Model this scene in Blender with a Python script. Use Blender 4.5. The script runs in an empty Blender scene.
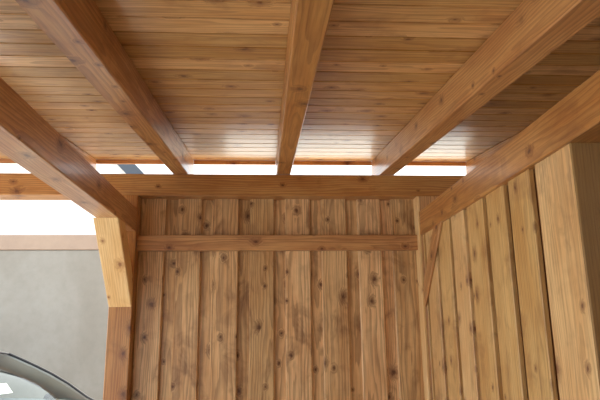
import bpy, math, random
from mathutils import Vector, Matrix
random.seed(7)
R = math.radians
scn = bpy.context.scene
col = scn.collection

# ------------------------------------------------------------------ camera, sky, exposure
EYE = 1.55
cam_data = bpy.data.cameras.new('camera')
cam_data.sensor_width = 36.0
cam_data.lens = 570.63 / 600 * 36
cam_data.clip_start = 0.05
cam = bpy.data.objects.new('camera', cam_data)
col.objects.link(cam)
cam.matrix_world = (Matrix.Translation((0, 0, EYE)) @ Matrix.Rotation(R(-3.5726), 4, 'Z')
                    @ Matrix.Rotation(R(90 + 13.1057), 4, 'X') @ Matrix.Rotation(R(-0.67), 4, 'Z'))
scn.camera = cam

world = bpy.data.worlds.new('overcast_sky')
scn.world = world
world.use_nodes = True
wn = world.node_tree.nodes
wl = world.node_tree.links
bg = wn['Background']
bg.inputs['Color'].default_value = (0.90, 0.96, 1.0, 1)
# overcast sky: zenith about three times as bright as the horizon
tcw = wn.new('ShaderNodeTexCoord')
spw = wn.new('ShaderNodeSeparateXYZ')
wl.new(tcw.outputs['Generated'], spw.inputs[0])
mrw = wn.new('ShaderNodeMapRange')
wl.new(spw.outputs['Z'], mrw.inputs['Value'])
mrw.inputs['From Min'].default_value = 0.0
mrw.inputs['From Max'].default_value = 1.0
mrw.inputs['To Min'].default_value = 0.60
mrw.inputs['To Max'].default_value = 1.25
wl.new(mrw.outputs['Result'], bg.inputs['Strength'])

sun_data = bpy.data.lights.new('sun', 'SUN')
sun_data.energy = 4.5
sun_data.angle = R(1.5)
sun_data.color = (1.0, 0.93, 0.82)
sun = bpy.data.objects.new('sun', sun_data)
col.objects.link(sun)
sun.rotation_euler = Vector((-0.30, -0.66, -0.70)).to_track_quat('-Z', 'Y').to_euler()   # high, from beyond the back wall

scn.view_settings.view_transform = 'Standard'
scn.view_settings.look = 'None'
scn.view_settings.gamma = 1.0
scn.view_settings.use_curve_mapping = False
scn.view_settings.exposure = 1.76


# ------------------------------------------------------------------ materials
class NT:
    """small helper for writing node trees"""
    def __init__(self, name):
        self.m = bpy.data.materials.new(name)
        self.m.use_nodes = True
        self.t = self.m.node_tree
        self.bsdf = self.t.nodes['Principled BSDF']

    def n(self, kind, **kw):
        nd = self.t.nodes.new(kind)
        for k, v in kw.items():
            setattr(nd, k, v)
        return nd

    def put(self, socket, v):
        if hasattr(v, 'is_output'):
            self.t.links.new(v, socket)
        else:
            socket.default_value = v

    def math(self, op, a, b=None, c=None, clamp=False):
        nd = self.n('ShaderNodeMath', operation=op, use_clamp=clamp)
        for i, v in enumerate((a, b, c)):
            if v is not None:
                self.put(nd.inputs[i], v)
        return nd.outputs[0]

    def mix(self, fac, a, b, blend='MIX'):
        nd = self.n('ShaderNodeMix', data_type='RGBA', blend_type=blend)
        self.put(nd.inputs['Factor'], fac)
        self.put(nd.inputs['A'], a)
        self.put(nd.inputs['B'], b)
        return nd.outputs['Result']

    def noise(self, vec, scale, detail=3.0, rough=0.5, dist=0.0, dim='3D'):
        nd = self.n('ShaderNodeTexNoise', noise_dimensions=dim)
        if vec is not None:
            self.put(nd.inputs['Vector'], vec)
        nd.inputs['Scale'].default_value = scale
        nd.inputs['Detail'].default_value = detail
        nd.inputs['Roughness'].default_value = rough
        nd.inputs['Distortion'].default_value = dist
        return nd.outputs['Fac']

    def smooth(self, v, lo, hi, a=0.0, b=1.0):
        nd = self.n('ShaderNodeMapRange', interpolation_type='SMOOTHSTEP')
        self.put(nd.inputs['Value'], v)
        for k, x in (('From Min', lo), ('From Max', hi), ('To Min', a), ('To Max', b)):
            nd.inputs[k].default_value = x
        return nd.outputs['Result']

    def comb(self, x, y, z=0.0):
        nd = self.n('ShaderNodeCombineXYZ')
        for i, v in enumerate((x, y, z)):
            self.put(nd.inputs[i], v)
        return nd.outputs[0]


def lin(r, g, b):
    f = lambda c: (c / 255 / 12.92) if c <= 10 else ((c / 255 + 0.055) / 1.055) ** 2.4
    return (f(r), f(g), f(b), 1)


def wood(name, pale, mid, dark, rough=0.38, knots=1.0, figure=1.0, vary=0.3, stain=0.5, coat=0.0, knot_size=1.0, band=0.0):
    """varnished spruce; 'wc' = per board coordinates (along, across, through), 'tone' = one number per board"""
    w = NT(name)
    at = w.n('ShaderNodeAttribute', attribute_name='wc').outputs['Vector']
    tone = w.n('ShaderNodeAttribute', attribute_name='tone').outputs['Fac']
    sp = w.n('ShaderNodeSeparateXYZ')
    w.put(sp.inputs[0], at)
    al, ac, th = sp.outputs
    flat = w.math('ADD', ac, th)
    # knots: round cells on the face, only some of them present
    kv = w.comb(w.math('MULTIPLY', al, 0.72), flat, 0.0)
    vo = w.n('ShaderNodeTexVoronoi', voronoi_dimensions='2D', feature='F1')
    w.put(vo.inputs['Vector'], kv)
    vo.inputs['Scale'].default_value = 7.5
    vo.inputs['Randomness'].default_value = 0.95
    sc = w.n('ShaderNodeSeparateColor')
    w.put(sc.inputs[0], vo.outputs['Color'])
    present = w.smooth(sc.outputs[0], 0.5, 0.58)
    size = w.math('MULTIPLY_ADD', sc.outputs[1], 0.075 * knot_size, 0.03 * knot_size)
    kd = w.math('DIVIDE', vo.outputs['Distance'], size)
    wob = w.noise(at, 45, 4, 0.7)
    kd = w.math('ADD', kd, w.math('MULTIPLY_ADD', wob, 2.6, -1.3))
    core = w.math('MULTIPLY', w.smooth(kd, 0.3, 1.25, 1, 0), present)
    halo = w.math('MULTIPLY', w.smooth(kd, 0.8, 3.6, 1, 0), present)
    # growth rings, cathedral figure, bent around the knots
    warp = w.noise(w.comb(w.math('MULTIPLY', al, 1.0), w.math('MULTIPLY', ac, 8), w.math('MULTIPLY', th, 8)), 1.0, 3, 0.55)
    r2 = w.math('SQRT', w.math('ADD', w.math('MULTIPLY', ac, ac), w.math('MULTIPLY', th, th)))
    ring = w.math('MULTIPLY_ADD', warp, 0.075, r2)
    ring = w.math('MULTIPLY_ADD', halo, 0.02, ring)
    saw = w.math('FRACT', w.math('MULTIPLY', ring, 75))
    late = w.smooth(saw, 0.25, 0.95)
    late = w.math('MULTIPLY', late, w.smooth(saw, 0.95, 1.0, 1, 0.2))
    fine = w.noise(w.comb(w.math('MULTIPLY', al, 5), w.math('MULTIPLY', ac, 170), w.math('MULTIPLY', th, 170)), 1.0, 3, 0.6)
    broad = w.noise(w.comb(w.math('MULTIPLY', al, 2.2), w.math('MULTIPLY', ac, 11), w.math('MULTIPLY', th, 11)), 1.0, 4, 0.6)
    c = w.mix(w.smooth(broad, 0.3, 0.72), pale, mid)
    c = w.mix(w.math('MULTIPLY', late, 0.42 * figure), c, dark)
    c = w.mix(w.smooth(fine, 0.42, 0.75, 0, 0.38), c, dark)
    # brownish bark-side stain in patches
    st = w.noise(w.comb(w.math('MULTIPLY', al, 3.5), w.math('MULTIPLY', ac, 7), w.math('MULTIPLY', th, 7)), 1.0, 4, 0.62, 0.6)
    c = w.mix(w.smooth(st, 0.52, 0.74, 0, stain), c, dark)
    if band:    # short smears across the grain, mostly beside the knots
        bn = w.noise(w.comb(w.math('MULTIPLY', al, 9), w.math('MULTIPLY', ac, 8), w.math('MULTIPLY', th, 8)), 1.0, 3, 0.55, 0.5)
        lo = w.noise(w.comb(w.math('MULTIPLY', al, 1.6), w.math('MULTIPLY', ac, 3), th), 1.0, 2, 0.5)
        c = w.mix(w.math('MULTIPLY', w.smooth(bn, 0.46, 0.72, 0, band), w.smooth(lo, 0.42, 0.6)), c, dark)
    c = w.mix(w.math('MULTIPLY', halo, 0.62 * knots), c, dark)
    knot_c = (dark[0] * 0.55, dark[1] * 0.42, dark[2] * 0.4, 1)
    c = w.mix(w.math('MULTIPLY', core, 0.85 * knots), c, knot_c)
    # each board a little lighter or darker
    hs = w.n('ShaderNodeHueSaturation')
    w.put(hs.inputs['Color'], c)
    w.put(hs.inputs['Value'], w.math('MULTIPLY_ADD', tone, vary, 1 - vary / 2))
    w.put(hs.inputs['Saturation'], w.math('MULTIPLY_ADD', tone, -0.12, 1.06))
    b = w.bsdf
    w.put(b.inputs['Base Color'], hs.outputs['Color'])
    w.put(b.inputs['Roughness'], w.math('MULTIPLY_ADD', fine, 0.16, rough - 0.08))
    b.inputs['Coat Weight'].default_value = coat
    b.inputs['Coat Roughness'].default_value = 0.16
    bp = w.n('ShaderNodeBump')
    bp.inputs['Strength'].default_value = 0.22
    bp.inputs['Distance'].default_value = 0.002
    w.put(bp.inputs['Height'], w.math('ADD', w.math('MULTIPLY', late, 0.4), w.math('ADD', fine, w.math('MULTIPLY', broad, 2.5))))
    w.put(b.inputs['Normal'], bp.outputs[0])
    return w.m


M = {}
M['beam'] = wood('varnished_beam_spruce', lin(206, 158, 104), lin(184, 128, 78), lin(114, 64, 38), rough=0.38, vary=0.14, stain=0.4, coat=0.3)
M['plank'] = wood('ceiling_plank_pine', lin(228, 188, 130), lin(208, 160, 100), lin(138, 88, 50), rough=0.36, vary=0.34, stain=0.5, coat=0.4, knot_size=0.85, band=0.3)
M['back_board'] = wood('wall_board_spruce', lin(236, 202, 156), lin(212, 168, 120), lin(104, 62, 38), rough=0.42, vary=0.34, stain=0.65, coat=0.15, band=0.3)
M['side_board'] = wood('side_wall_spruce', lin(232, 198, 142), lin(214, 170, 112), lin(128, 82, 50), rough=0.42, vary=0.22, stain=0.5, figure=0.7, coat=0.2, band=0.45)
M['dark_board'] = wood('groove_shade_lining', lin(150, 96, 52), lin(130, 80, 42), lin(84, 46, 24), rough=0.45, vary=0.1, stain=0.4)  # recessed side boards: the shade in the grooves is put into this darker colour
M['pale'] = wood('pale_lit_spruce', lin(244, 214, 160), lin(234, 194, 132), lin(180, 124, 72), rough=0.45, vary=0.02, stain=0.2, figure=0.7)  # paler spruce; the brace's light from below is put into the colour too
M['panel'] = wood('shed_front_spruce', lin(164, 130, 82), lin(150, 116, 70), lin(114, 80, 48), rough=0.5, vary=0.06, stain=0.25, figure=0.6, knots=0.4)


def plain(name, c, rough=0.5, metal=0.0, noise_amt=0.06, scale=8.0, coat=0.0):
    w = NT(name)
    tc = w.n('ShaderNodeTexCoord').outputs['Object']
    f = w.noise(tc, scale, 4, 0.6)
    hs = w.n('ShaderNodeHueSaturation')
    hs.inputs['Color'].default_value = c
    w.put(hs.inputs['Value'], w.math('MULTIPLY_ADD', f, noise_amt * 2, 1 - noise_amt))
    w.put(w.bsdf.inputs['Base Color'], hs.outputs['Color'])
    w.bsdf.inputs['Roughness'].default_value = rough
    w.bsdf.inputs['Metallic'].default_value = metal
    w.bsdf.inputs['Coat Weight'].default_value = coat
    return w.m


def render_coat(name, c1, c2):
    w = NT(name)
    tc = w.n('ShaderNodeTexCoord').outputs['Object']
    mp = w.n('ShaderNodeMapping')
    w.put(mp.inputs['Vector'], tc)
    mp.inputs['Scale'].default_value = (1, 1, 0.7)
    f = w.noise(mp.outputs[0], 0.9, 5, 0.6, 0.4)
    g = w.noise(tc, 9, 5, 0.65)
    c = w.mix(w.smooth(f, 0.3, 0.7), c1, c2)
    c = w.mix(w.smooth(g, 0.35, 0.75, 0, 0.18), c, (c1[0] * .6, c1[1] * .6, c1[2] * .58, 1))
    w.put(w.bsdf.inputs['Base Color'], c)
    w.bsdf.inputs['Roughness'].default_value = 0.85
    bp = w.n('ShaderNodeBump')
    bp.inputs['Strength'].default_value = 0.2
    bp.inputs['Distance'].default_value = 0.004
    w.put(bp.inputs['Height'], w.noise(tc, 60, 4, 0.6))
    w.put(w.bsdf.inputs['Normal'], bp.outputs[0])
    return w.m


M['render_grey'] = render_coat('grey_wall_render', lin(130, 125, 117), lin(143, 140, 134))
M['coping'] = render_coat('pinkish_coping', lin(150, 130, 116), lin(158, 138, 122))
M['stucco'] = render_coat('white_stucco', lin(238, 240, 240), lin(246, 246, 246))
M['paving'] = render_coat('grey_paving', lin(178, 172, 160), lin(194, 188, 176))
M['slate'] = plain('blue_grey_roof_edge', lin(58, 66, 78), 0.6)
M['roofing'] = plain('roofing_felt', lin(70, 68, 66), 0.9)
M['house'] = render_coat('unseen_wall_render', lin(200, 190, 172), lin(210, 200, 184))
M['paint'] = plain('silver_car_paint', lin(150, 154, 160), 0.3, 0.6, 0.02, 30, 0.8)
M['seal'] = plain('black_rubber_seal', lin(12, 12, 18), 0.75)
M['trim_grey'] = plain('grey_interior_lining', lin(120, 116, 110), 0.85)
M['dash'] = plain('dark_dashboard', lin(52, 52, 54), 0.7)
M['seat'] = plain('grey_seat_cloth', lin(88, 88, 90), 0.9)
M['tyre'] = plain('tyre_rubber', lin(26, 26, 26), 0.8)
M['alloy'] = plain('alloy_rim', lin(170, 172, 176), 0.35, 0.9)
M['lamp'] = plain('headlamp_cover', lin(205, 210, 214), 0.1, 0.2, 0.02)
M['card'] = plain('white_card', lin(246, 248, 250), 0.6, 0, 0.01)
M['tail'] = plain('red_lamp_cover', lin(140, 16, 16), 0.2)


def make_glass():
    w = NT('tinted_car_glass')
    t = w.t
    out = t.nodes['Material Output']
    tr = w.n('ShaderNodeBsdfTransparent')
    tr.inputs['Color'].default_value = (0.80, 0.86, 0.82, 1)
    gl = w.n('ShaderNodeBsdfGlossy')
    gl.inputs['Roughness'].default_value = 0.02
    fr = w.n('ShaderNodeFresnel')
    geo = w.n('ShaderNodeNewGeometry')
    w.put(fr.inputs['IOR'], w.math('MULTIPLY_ADD', geo.outputs['Backfacing'], 1 / 1.5 - 1.5, 1.5))   # thin pane: same from both sides
    mx = w.n('ShaderNodeMixShader')
    t.links.new(fr.outputs[0], mx.inputs[0])
    t.links.new(tr.outputs[0], mx.inputs[1])
    t.links.new(gl.outputs[0], mx.inputs[2])
    t.links.new(mx.outputs[0], out.inputs['Surface'])
    t.nodes.remove(w.bsdf)
    return w.m


M['glass'] = make_glass()


# ------------------------------------------------------------------ mesh helpers
class MB:
    """collects boards and surfaces; build() links them as one mesh object"""
    def __init__(self):
        self.v, self.f, self.wc, self.tone = [], [], [], []

    def prism(self, sec, p0, al, ua, va, length, ends=None):
        """extrude the closed section sec [(a, b)...] along al from p0; ua / va are the section axes"""
        p0, al, ua, va = Vector(p0), Vector(al).normalized(), Vector(ua).normalized(), Vector(va).normalized()
        off = (random.uniform(0, 90), random.uniform(-0.06, 0.06), random.uniform(0.03, 0.09))
        ka = random.randint(0, 40)
        tn = random.random()
        n = len(sec)
        base = len(self.v)
        ca = sum(s[0] for s in sec) / n
        cb = sum(s[1] for s in sec) / n
        for k in range(2):
            for a, b in sec:
                ex = 0.0
                if ends:
                    ex = ends[k](a, b)
                L = (length if k else 0.0) + ex
                self.v.append(p0 + al * L + ua * a + va * b)
                self.wc.append((L + off[0], (a - ca) + off[1], (b - cb) + off[2]))
                self.tone.append(tn)
        flip = al.dot(ua.cross(va)) < 0
        area = sum(sec[i][0] * sec[(i + 1) % n][1] - sec[(i + 1) % n][0] * sec[i][1] for i in range(n))
        if area < 0:
            flip = not flip
        fs = [tuple(range(n))[::-1], tuple(range(n, 2 * n))]
        for i in range(n):
            j = (i + 1) % n
            fs.append((i, j, n + j, n + i))
        for q in fs:
            q = tuple(base + i for i in q)
            self.f.append(q[::-1] if flip else q)

    def board(self, p0, al, ua, va, length, w, t, c=0.003, ends=None):
        """rectangular board with eased edges; section spans 0..w along ua, 0..t along va"""
        sec = [(c, 0), (w - c, 0), (w, c), (w, t - c), (w - c, t), (c, t), (0, t - c), (0, c)]
        self.prism(sec, p0, al, ua, va, length, ends)

    def box(self, x0, x1, y0, y1, z0, z1, axis='x', c=0.003):
        if axis == 'x':
            self.board((x0, y0, z0), (1, 0, 0), (0, 1, 0), (0, 0, 1), x1 - x0, y1 - y0, z1 - z0, c)
        elif axis == 'y':
            self.board((x0, y0, z0), (0, 1, 0), (1, 0, 0), (0, 0, 1), y1 - y0, x1 - x0, z1 - z0, c)
        else:
            self.board((x0, y0, z0), (0, 0, 1), (1, 0, 0), (0, 1, 0), z1 - z0, x1 - x0, y1 - y0, c)

    def grid(self, rows, close=False):
        """rows of points -> quads"""
        base = len(self.v)
        m = len(rows[0])
        for r in rows:
            for p in r:
                self.v.append(Vector(p))
                self.wc.append(tuple(p))
                self.tone.append(0.5)
        for i in range(len(rows) - 1):
            for j in range(m if close else m - 1):
                k = (j + 1) % m
                self.f.append((base + i * m + j, base + i * m + k, base + (i + 1) * m + k, base + (i + 1) * m + j))

    def face(self, pts):
        base = len(self.v)
        for p in pts:
            self.v.append(Vector(p))
            self.wc.append(tuple(p))
            self.tone.append(0.5)
        self.f.append(tuple(range(base, base + len(pts))))

    def tube(self, pts, r, n=8):
        rows = []
        pts = [Vector(p) for p in pts]
        for i, p in enumerate(pts):
            d = (pts[min(i + 1, len(pts) - 1)] - pts[max(i - 1, 0)]).normalized()
            up = Vector((0, 0, 1)) if abs(d.z) < 0.9 else Vector((0, 1, 0))
            s = d.cross(up).normalized()
            u = s.cross(d)
            rows.append([p + (s * math.cos(a) + u * math.sin(a)) * r for a in (2 * math.pi * k / n for k in range(n))])
        self.grid(rows, True)
        self.face(rows[0][::-1])
        self.face(rows[-1])

    def lathe(self, prof, c, axis='y', n=32):
        """prof [(radius, offset along axis)...]"""
        rows = []
        for r, o in prof:
            row = []
            for k in range(n):
                a = 2 * math.pi * k / n
                if axis == 'y':
                    row.append((c[0] + r * math.cos(a), c[1] + o, c[2] + r * math.sin(a)))
                else:
                    row.append((c[0] + r * math.cos(a), c[1] + r * math.sin(a), c[2] + o))
            rows.append(row)
        self.grid(rows, True)

    def build(self, name, mat, parent=None, smooth=False, solid=0.0, subd=0):
        me = bpy.data.meshes.new(name)
        me.from_pydata([tuple(p) for p in self.v], [], self.f)
        a = me.attributes.new('wc', 'FLOAT_VECTOR', 'POINT')
        a.data.foreach_set('vector', [x for w in self.wc for x in w])
        b = me.attributes.new('tone', 'FLOAT', 'POINT')
        b.data.foreach_set('value', self.tone)
        me.materials.append(mat)
        if smooth:
            me.polygons.foreach_set('use_smooth', [True] * len(me.polygons))
        me.update()
        o = bpy.data.objects.new(name, me)
        col.objects.link(o)
        if parent:
            o.parent = parent
        if solid:
            s = o.modifiers.new('thickness', 'SOLIDIFY')
            s.thickness = solid
            s.offset = 0
        if subd:
            s = o.modifiers.new('rounding', 'SUBSURF')
            s.levels = s.render_levels = subd
        return o


def struct(name, mb, mat, **kw):
    o = mb.build(name, mat, **kw)
    o['kind'] = 'structure'
    return o


def tag(o, label, cat, group=None):
    o['label'] = label
    o['category'] = cat
    if group:
        o['group'] = group
    return o


# ------------------------------------------------------------------ the frame's measures (metres, ground at 0)
D = 3.60                 # front of the back beam
BT, BB = EYE + 1.0114, EYE + 0.868      # beam top / bottom
SL = 0.0994              # roof rises towards the back
HR = 0.150               # rafter depth
YF = 3.89                # eave
Y0 = -3.40               # near end of the roof
XL, XR = -3.6, 3.0       # roof sides
slope = Vector((0, 1, SL)).normalized()
nrm = Vector((0, -SL, 1)).normalized()


def zr(y):               # underside of the rafters
    return BT + SL * (y - D)


# ground
mb = MB()
mb.box(-30, 30, -25, 30, -0.2, 0.0, 'x', 0.01)
struct('floor', mb, M['paving'])

# ceiling: tongue and groove planks running across, joints staggered
mb = MB()
PW = 0.1145
y = 1.745 - PW * 46
while y < YF - 0.01:
    y1 = min(y + PW, YF)
    if y1 > Y0:
        x = XL - random.uniform(0, 3)
        while x < XR:
            x1 = x + 12.0
            xa, xb = max(x, XL), min(x1, XR)
            if xb - xa > 0.02:
                w_ = (y1 - y) / slope.y
                g = 0.0058
                sec = [(g, 0), (w_ - g, 0), (w_ - 0.0022, g * 1.2), (w_ - 0.0022, 0.02), (0.0022, 0.02), (0.0022, g * 1.2)]
                ti = R(random.uniform(-0.5, 0.5))
                mb.prism(sec, (xa + 0.0008, y, zr(y) + HR + 0.0008), (1, 0, 0), slope * math.cos(ti) + nrm * math.sin(ti), nrm * math.cos(ti) - slope * math.sin(ti), xb - xa - 0.0016)
            x = x1
    y += PW
struct('ceiling', mb, M['plank'])
mb = MB()
mb.board((XL - .02, Y0 - .05, zr(Y0 - .05) + HR + 0.022), (1, 0, 0), slope, nrm, XR - XL + .04, (YF + .03 - Y0 + .05) / slope.y, 0.05)
struct('roof', mb, M['roofing'])

# back wall: board on board, between the two corner posts
mb = MB()
edges = [(-0.812, -0.650), (-0.573, -0.416), (-0.342, -0.176), (-0.100, 0.057), (0.131, 0.295), (0.370, 0.535), (0.612, 0.767), (0.840, 1.011)]
for a, b in edges:
    mb.box(a, b, 3.697, 3.721, 0.02, BB, 'z', 0.005)
for (a, b), (c_, d_) in zip(edges[:-1], edges[1:]):
    mb.box(b - 0.03, c_ + 0.03, 3.7300, 3.749, 0.02, BB, 'z', 0.003)
struct('wall_back', mb, M['back_board'])

# side wall of the shed under the right girder: board on board seen at a slant
GX = 1.003
GB = EYE + 0.609
mb = MB()
yb = [1.770, 2.052, 2.298, 2.545, 2.805, 3.054, 3.310, 3.572]
for i in range(len(yb) - 1):
    mb.box(GX + 0.016, GX + 0.038, yb[i] + (0.0 if i == 0 else 0.022), yb[i + 1] - 0.028, 0.02, GB, 'z', 0.003)
mb.box(GX + 0.016, GX + 0.040, 3.586, 3.60, 0.02, GB, 'z', 0.003)
struct('wall_side', mb, M['side_board'])
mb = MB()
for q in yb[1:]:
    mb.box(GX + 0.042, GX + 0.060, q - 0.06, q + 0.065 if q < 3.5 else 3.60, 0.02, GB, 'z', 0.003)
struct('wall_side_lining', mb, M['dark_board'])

# shed front, facing the viewer
mb = MB()
x = GX + 0.016
for wd in (0.30, 0.30, 0.30, 0.30, 0.30, 0.30, 0.30):
    mb.box(x, x + wd - 0.001, 1.757, 1.769, 0.02, GB, 'z', 0.002)
    x += wd
struct('wall_front', mb, M['panel'])

# rest of the shed: outer wall, back, loft boards, and an unseen wall added behind the viewer's right
mb = MB()
mb.box(2.70, 2.80, -3.49, 3.70, 0.0, EYE + 0.45, 'y', 0.003)  # shed's outer wall, run on unseen towards the viewer to shut out light
struct('wall_right', mb, M['panel'])
mb = MB()
mb.box(1.16, 2.70, 3.70, 3.745, 0.02, BB, 'x', 0.003)
struct('wall_shed_back', mb, M['panel'])
mb = MB()
mb.box(1.16, 2.69, 1.775, 3.59, GB - 0.03, GB - 0.002, 'y', 0.003)
struct('ceiling_shed', mb, M['panel'])
mb = MB()
mb.box(-1.1, 5.0, -3.75, -3.50, 0.0, 4.5, 'x', 0.003)  # out of view, added to block light from the viewer's side
struct('wall_light_block', mb, M['house'])

# posts
mb = MB()
mb.box(-0.953, -0.812, 3.60, 3.74, 0.0, BB, 'z', 0.004)
tag(mb.build('post', M['beam']), 'wooden corner post at the open end of the boarded back wall, below the pale brace', 'post', 'posts under the back beam')
mb = MB()
mb.box(1.012, 1.15, 3.601, 3.74, 0.0, BB, 'z', 0.004)
tag(mb.build('post', M['beam']), 'wooden corner post where boarded back wall and shed side wall meet', 'post', 'posts under the back beam')
mb = MB()
mb.box(0.994, 1.0115, 3.600, 3.6965, 0.0, BB - 0.002, 'z', 0.003)
tag(mb.build('corner_batten', M['pale']), 'narrow pale upright batten in the corner between back wall and shed wall', 'batten')

# back beam and rail
mb = MB()
mb.box(XL + 0.2, XR - 0.2, D, 3.75, BB, BT, 'x', 0.005)
tag(mb.build('crossbeam', M['beam']), 'long horizontal wooden beam on top of the back wall carrying the rafter ends', 'beam')
mb = MB()
mb.box(-0.8115, 0.9935, 3.642, 3.6965, EYE + 0.519, EYE + 0.618, 'x', 0.003)
tag(mb.build('rail', M['beam']), 'thin horizontal wooden rail nailed across the back wall boards below the crossbeam', 'rail')

# rafters
rg = 'rafters under the plank ceiling'
for xa, xb, lab in (
        (-1.265, -1.170, 'rafter mostly hidden above the left girder, only its far end showing'),
        (-0.599, -0.501, 'sloping rafter just left of the middle one, running up from the top left corner'),
        (0.074, 0.165, 'middle rafter, straight ahead, meeting the crossbeam near its centre'),
        (0.757, 0.853, 'wide-looking rafter running up to the top right corner above the shed girder'),
        (1.444, 1.540, 'rafter mostly hidden behind the right girder over the shed, pale end showing')):
    mb = MB()
    mb.board((xa, Y0 + 0.05, zr(Y0 + 0.05)), slope, (1, 0, 0), nrm, (3.888 - Y0 - 0.05) / slope.y, xb - xa, HR * slope.y, 0.004)
    tag(mb.build('rafter', M['beam']), lab, 'rafter', rg)

# eave battens between the rafters
xs = [-1.72 - .2, -1.265, -1.170, -0.599, -0.501, 0.074, 0.165, 0.757, 0.853, 1.444, 1.540, 2.3]
labs = ['eave batten beyond the left girder, at the picture edge', 'eave batten between the left girder and first full rafter',
        'eave batten left of the middle rafter above the bright gap', 'eave batten right of the middle rafter above the bright gap',
        'short eave batten above the shed corner at the right end', 'eave batten over the shed roof hidden by the right girder']
for i in range(0, 12, 2):
    mb = MB()
    mb.board((xs[i] + .001, 3.870, zr(3.870) + HR - 0.030), (1, 0, 0), slope, nrm, xs[i + 1] - xs[i] - .002, 0.02, 0.029, 0.002)
    tag(mb.build('eave_batten', M['beam']), labs[i // 2], 'batten', 'battens along the eave')

# girders
mb = MB()
mb.box(-0.940, -0.8125, -0.15, 3.5995, EYE + 0.634, EYE + 0.780, 'y', 0.005)
tag(mb.build('girder', M['beam']), 'heavy glossy girder on the left, running from the picture edge to the corner post', 'girder', 'girders along the bay')
mb = MB()
mb.box(GX, GX + 0.15, -0.15, 3.5995, GB, EYE + 0.765, 'y', 0.005)
tag(mb.build('girder', M['beam']), 'heavy girder on the right lying on top of the shed side wall', 'girder', 'girders along the bay')

# knee braces
def brace(x0, x1, ylo, zlo, yhi, zhi, t, mat, end_y, top_z):
    """underside from (ylo, zlo) on the post up to (yhi, zhi) under the girder"""
    mb = MB()
    dy, dz = yhi - ylo, zhi - zlo
    L = math.hypot(dy, dz)
    al = Vector((0, dy / L, dz / L))
    up = Vector((0, dz / L, -dy / L))          # away from the underside, towards the corner
    if up.y < 0:
        up = -up
    lo = lambda a, b: -(b * up.y) / al.y       # cut flush with the post
    hi = lambda a, b: -(b * up.z) / al.z       # cut flush under the girder
    mb.board((x0, ylo, zlo), al, (1, 0, 0), up, L, x1 - x0, t, 0.004, (lo, hi))
    return mb.build('knee_brace', mat)

tag(brace(-0.953, -0.8135, 3.5992, EYE + 0.166, 3.16, EYE + 0.6335, 0.12, M['pale'], 0, 0),
    'thick pale slanting brace between left girder and corner post', 'brace', 'knee braces')
tag(brace(GX + 0.001, GX + 0.0155, 3.5992, EYE + 0.150, 3.16, EYE + 0.6085, 0.11, M['beam'], 0, 0),
    'thin reddish slanting brace lying on the shed wall boards in the corner', 'brace', 'knee braces')

# ------------------------------------------------------------------ outside: garden wall, white house, car
WY = 8.2
k = WY / 7.0
mb = MB()
mb.box(-14, -0.6, WY, WY + 0.3, 0, EYE + 1.006 * k, 'x', 0.01)
struct('wall_garden', mb, M['render_grey'])
mb = MB()
mb.box(-14, -0.58, WY - 0.012, WY + 0.33, EYE + 1.006 * k, EYE + 1.194 * k, 'x', 0.01)
struct('trim_1', mb, M['coping'])

# house behind the garden wall: white gable with a blue-grey roof edge
HY = 13.0
s = HY / 9.0
hr_ = bpy.data.objects.new('house', None)
col.objects.link(hr_)
hr_.location = (-5.2, HY, 0)
tag(hr_, 'white gabled house far behind the grey wall, blue-grey roof edge seen through the eave gap', 'house')
# right verge line passes these two points (world)
pA = Vector((-2.10 * s, HY, EYE + 2.675 * s))
pB = Vector((-1.985 * s, HY, EYE + 2.556 * s))
d_ = (pB - pA) / (pB.x - pA.x)
cx = -5.2
zat = lambda x: pA.z + d_.z * (x - pA.x)
eave_x = -2.2
mb = MB()
apex = zat(cx)
for yy in (0.0, 8.0):
    pass
w_ = eave_x - cx
sec = [(-w_, 0), (w_, 0), (w_, zat(eave_x) - 0.2), (0, apex - 0.2), (-w_, zat(eave_x) - 0.2)]
mb.prism(sec, (0, 0.05, 0), (0, 1, 0), (1, 0, 0), (0, 0, 1), 8.0)
mb.build('gable_wall', M['stucco'], hr_)
for sgn in (1, -1):
    mb = MB()
    e_ = w_ + 0.35
    ze = zat(cx + e_)
    th = 0.30
    sec = [(0, apex), (sgn * e_, ze), (sgn * e_, ze - th * 1.4), (0, apex - th * 1.4)]
    mb.prism(sec, (0, -0.25, 0), (0, 1, 0), (1, 0, 0), (0, 0, 1), 8.6)
    mb.build('roof_slope', M['slate'], hr_)

# ---- car, local axes: X forward, Y to its left, Z up; origin on the ground below the windscreen's top edge
car = bpy.data.objects.new('car', None)
col.objects.link(car)
A = R(-20)
tag(car, 'silver car parked in front of the grey wall, its windscreen corner showing', 'car')
HW = 0.58
fw = Vector((math.cos(A), math.sin(A), 0))
lf = Vector((-math.sin(A), math.cos(A), 0))
corner = Vector((-2.61, 6.2, 0))
car.location = corner - lf * HW
car.rotation_euler = (0, 0, A)
ZC = 1.372
# windscreen side edge (X forward, Z) and half width along it
edge = [(0.0, HW, ZC), (0.15, 0.592, 1.318), (0.33, 0.608, 1.250), (0.52, 0.628, 1.170), (0.70, 0.648, 1.080), (0.90, 0.668, 0.960), (1.04, 0.682, 0.895)]


def glass_row(x, hw, z, bulge, crown, n=12):
    r = []
    for j in range(n + 1):
        q = -1 + 2 * j / n
        r.append((x + bulge * (1 - q * q), hw * q, z + crown * (1 - q * q)))
    return r


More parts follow.
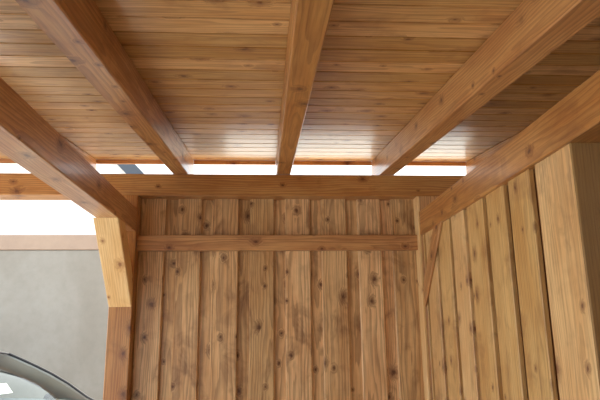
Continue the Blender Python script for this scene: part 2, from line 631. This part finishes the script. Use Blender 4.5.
mb = MB()
mb.grid([glass_row(x, h, z, 0.05 + 0.22 * i / 6, 0.045) for i, (x, h, z) in enumerate(edge)])
ws = mb.build('windscreen', M['glass'], car, smooth=True)
mb = MB()
for sg in (1, -1):
    mb.tube([(x, sg * h, z + 0.004) for x, h, z in edge], 0.013)
top = glass_row(*edge[0], 0.05, 0.045)
mb.tube(top, 0.013)
mb.build('windscreen_seal', M['seal'], ws, smooth=True)
mb = MB()
mb.face([(0.50, -0.05, 1.05), (0.50, 0.13, 1.05), (0.42, 0.13, 1.13), (0.42, -0.05, 1.13)])
mb.build('card', M['card'], ws, solid=0.002)['label'] = 'white card behind the glass'

# roof panel
rows = []
for x, h, z in ((-0.01, 0.58, ZC), (-0.3, 0.60, ZC + 0.02), (-0.8, 0.60, ZC + 0.025), (-1.3, 0.58, ZC), (-1.7, 0.55, ZC - 0.07)):
    rows.append(glass_row(x, h, z, 0.05 if x > -1 else -0.04, 0.05))
mb = MB()
mb.grid(rows)
mb.build('roof', M['paint'], car, smooth=True, solid=0.02)
# rear window
mb = MB()
mb.grid([glass_row(-1.71, 0.55, ZC - 0.075, -0.04, 0.05), glass_row(-2.0, 0.58, 1.18, -0.09, 0.03), glass_row(-2.3, 0.62, 0.98, -0.12, 0.02)])
mb.build('rear_window', M['glass'], car, smooth=True)
# side frames: roof rail with pillar (inner lining grey) and the side windows
out_line = [(0.98, 0.675, 0.922), (0.70, 0.648, 1.080), (0.52, 0.628, 1.170), (0.33, 0.608, 1.250), (0.15, 0.592, 1.318), (0.0, 0.58, ZC),
            (-0.3, 0.60, ZC + 0.02), (-0.8, 0.60, ZC + 0.025), (-1.3, 0.58, ZC), (-1.7, 0.55, ZC - 0.07), (-2.0, 0.58, 1.18), (-2.3, 0.62, 0.98)]
in_line = [(0.60, 0.70, 0.935), (0.50, 0.690, 0.985), (0.36, 0.675, 1.050), (0.20, 0.660, 1.112), (0.05, 0.650, 1.160), (-0.1, 0.640, 1.200),
           (-0.35, 0.63, 1.235), (-0.8, 0.63, 1.25), (-1.25, 0.63, 1.235), (-1.45, 0.63, 1.18), (-1.6, 0.65, 1.08), (-1.75, 0.68, 0.95)]
for sg in (1, -1):
    mb = MB()
    mb.grid([[(x, sg * h, z) for x, h, z in out_line], [(x, sg * h, z) for x, h, z in in_line]])
    mb.build('side_frame', M['paint'], car, smooth=True, solid=0.02)
    mb = MB()
    mb.grid([[(x - 0.01, sg * (h - 0.03), z - 0.012) for x, h, z in out_line], [(x - 0.005, sg * (h - 0.025), z) for x, h, z in in_line]])
    mb.build('inner_lining', M['trim_grey'], car, smooth=True, solid=0.01)
    mb = MB()
    mb.grid([[(x, sg * h, z) for x, h, z in in_line], [(x, sg * (0.70 if z > 0.95 else h), 0.93) for x, h, z in in_line]])
    mb.build('side_window', M['glass'], car, smooth=True)
    mb = MB()
    mb.box(-0.62, -0.54, sg * 0.66 - 0.012, sg * 0.66 + 0.012, 0.92, 1.26, 'z', 0.004)
    mb.build('pillar', M['seal'], car)
# body: lofted sections (x, half width, sill z, waist z, top z)
secs = [(1.92, 0.45, 0.30, 0.45, 0.55), (1.85, 0.68, 0.22, 0.55, 0.66), (1.65, 0.80, 0.20, 0.62, 0.74), (1.3, 0.86, 0.20, 0.68, 0.83), (0.95, 0.87, 0.20, 0.72, 0.92),
        (0.6, 0.88, 0.20, 0.74, 0.935), (-0.4, 0.88, 0.20, 0.76, 0.935), (-1.5, 0.88, 0.20, 0.76, 0.945), (-2.2, 0.84, 0.22, 0.76, 0.97), (-2.55, 0.76, 0.28, 0.70, 0.93), (-2.66, 0.58, 0.36, 0.62, 0.80)]
rows = []
for x, h, zs, zw, zt in secs:
    half = [(h * 0.80, zs), (h * 0.97, zs + 0.08), (h, (zs + zw) / 2), (h * 0.985, zw), (h * 0.90, zt - 0.03), (h * 0.78, zt)]
    inner = [(h * 0.5, zt + 0.015), (0, zt + 0.02)] if (x > 0.9 or x < -2.1) else [(h * 0.77, zt - 0.25), (0, zt - 0.27)]
    pts = [(x, a, b) for a, b in half + inner]
    pts += [(x, -a, b) for a, b in (half + inner[:-1])[::-1]]
    pts += [(x, -h * 0.4, zs - 0.02), (x, h * 0.4, zs - 0.02)]
    rows.append(pts)
mb = MB()
mb.grid(rows, True)
mb.face(rows[0][::-1])
mb.face(rows[-1])
mb.build('body', M['paint'], car, smooth=True)
# dashboard, seats, wheel, mirrors
mb = MB()
mb.grid([[(0.98, q, 0.90) for q in (-0.62, -0.3, 0, 0.3, 0.62)], [(0.72, q, 0.945) for q in (-0.62, -0.3, 0, 0.3, 0.62)],
         [(0.48, q, 0.93) for q in (-0.62, -0.3, 0, 0.3, 0.62)], [(0.40, q, 0.86) for q in (-0.62, -0.3, 0, 0.3, 0.62)], [(0.46, q, 0.70) for q in (-0.62, -0.3, 0, 0.3, 0.62)]])
mb.build('dashboard', M['dash'], car, smooth=True, solid=0.02)
for sg in (1, -1):
    mb = MB()
    mb.grid([[(-0.45, sg * 0.36 + a, 0.70) for a in (-.24, -.12, 0, .12, .24)], [(-0.55, sg * 0.36 + a, 0.95) for a in (-.23, -.12, 0, .12, .23)],
             [(-0.62, sg * 0.36 + a, 1.08) for a in (-.16, -.1, 0, .1, .16)]])
    st_ = mb.build('seat', M['seat'], car, smooth=True, solid=0.1)
    mb = MB()
    mb.grid([[(-0.62, sg * 0.36 + a, 1.10) for a in (-.12, 0, .12)], [(-0.64, sg * 0.36 + a, 1.24) for a in (-.11, 0, .11)]])
    mb.build('headrest', M['seat'], st_, smooth=True, solid=0.08)
mb = MB()
ring = [(0.30 + 0.07 * math.sin(t), 0.36 + 0.18 * math.cos(t), 0.74 + 0.17 * math.sin(t)) for t in (2 * math.pi * i / 24 for i in range(25))]
mb.tube(ring, 0.014)
mb.tube([(0.30, 0.20, 0.74), (0.30, 0.52, 0.74)], 0.016)
mb.build('steering_wheel', M['seal'], car, smooth=True)
for sg in (1, -1):
    mb = MB()
    mb.grid([[(0.34 + dx, sg * (0.83 + 0.10 * math.cos(t)), 0.92 + 0.07 * math.sin(t)) for t in (2 * math.pi * i / 14 for i in range(14))] for dx in (0, 0.06)], True)
    mb.face([(0.40, sg * (0.83 + 0.10 * math.cos(t)), 0.92 + 0.07 * math.sin(t)) for t in (2 * math.pi * i / 14 for i in range(14))])
    mb.face([(0.34, sg * (0.83 + 0.10 * math.cos(t)), 0.92 + 0.07 * math.sin(t)) for t in (2 * math.pi * i / 14 for i in range(14))])
    mb.build('wing_mirror', M['seal'], car, smooth=True)
    mb = MB()
    mb.grid([[(1.70, sg * 0.44, 0.655), (1.62, sg * 0.72, 0.69)], [(1.88, sg * 0.46, 0.57), (1.80, sg * 0.73, 0.58)], [(1.92, sg * 0.46, 0.50), (1.84, sg * 0.73, 0.51)]])
    mb.build('headlamp', M['lamp'], car, smooth=True, solid=0.03)
    mb = MB()
    mb.grid([[(-2.60, sg * 0.52, 0.86), (-2.50, sg * 0.76, 0.87)], [(-2.68, sg * 0.54, 0.70), (-2.58, sg * 0.78, 0.70)]])
    mb.build('tail_lamp', M['tail'], car, solid=0.03)
    for wx in (1.22, -1.55):
        mb = MB()
        mb.lathe([(0.20, -0.10), (0.29, -0.10), (0.315, -0.07), (0.315, 0.07), (0.29, 0.10), (0.20, 0.10), (0.20, -0.10)], (wx, sg * 0.80, 0.315))
        wh = mb.build('wheel', M['tyre'], car, smooth=True)
        mb = MB()
        mb.lathe([(0.0, 0.085 * sg), (0.06, 0.085 * sg), (0.07, 0.06 * sg), (0.16, 0.06 * sg), (0.20, 0.095 * sg), (0.205, 0.08 * sg)], (wx, sg * 0.80, 0.315))
        mb.build('rim', M['alloy'], wh, smooth=True)
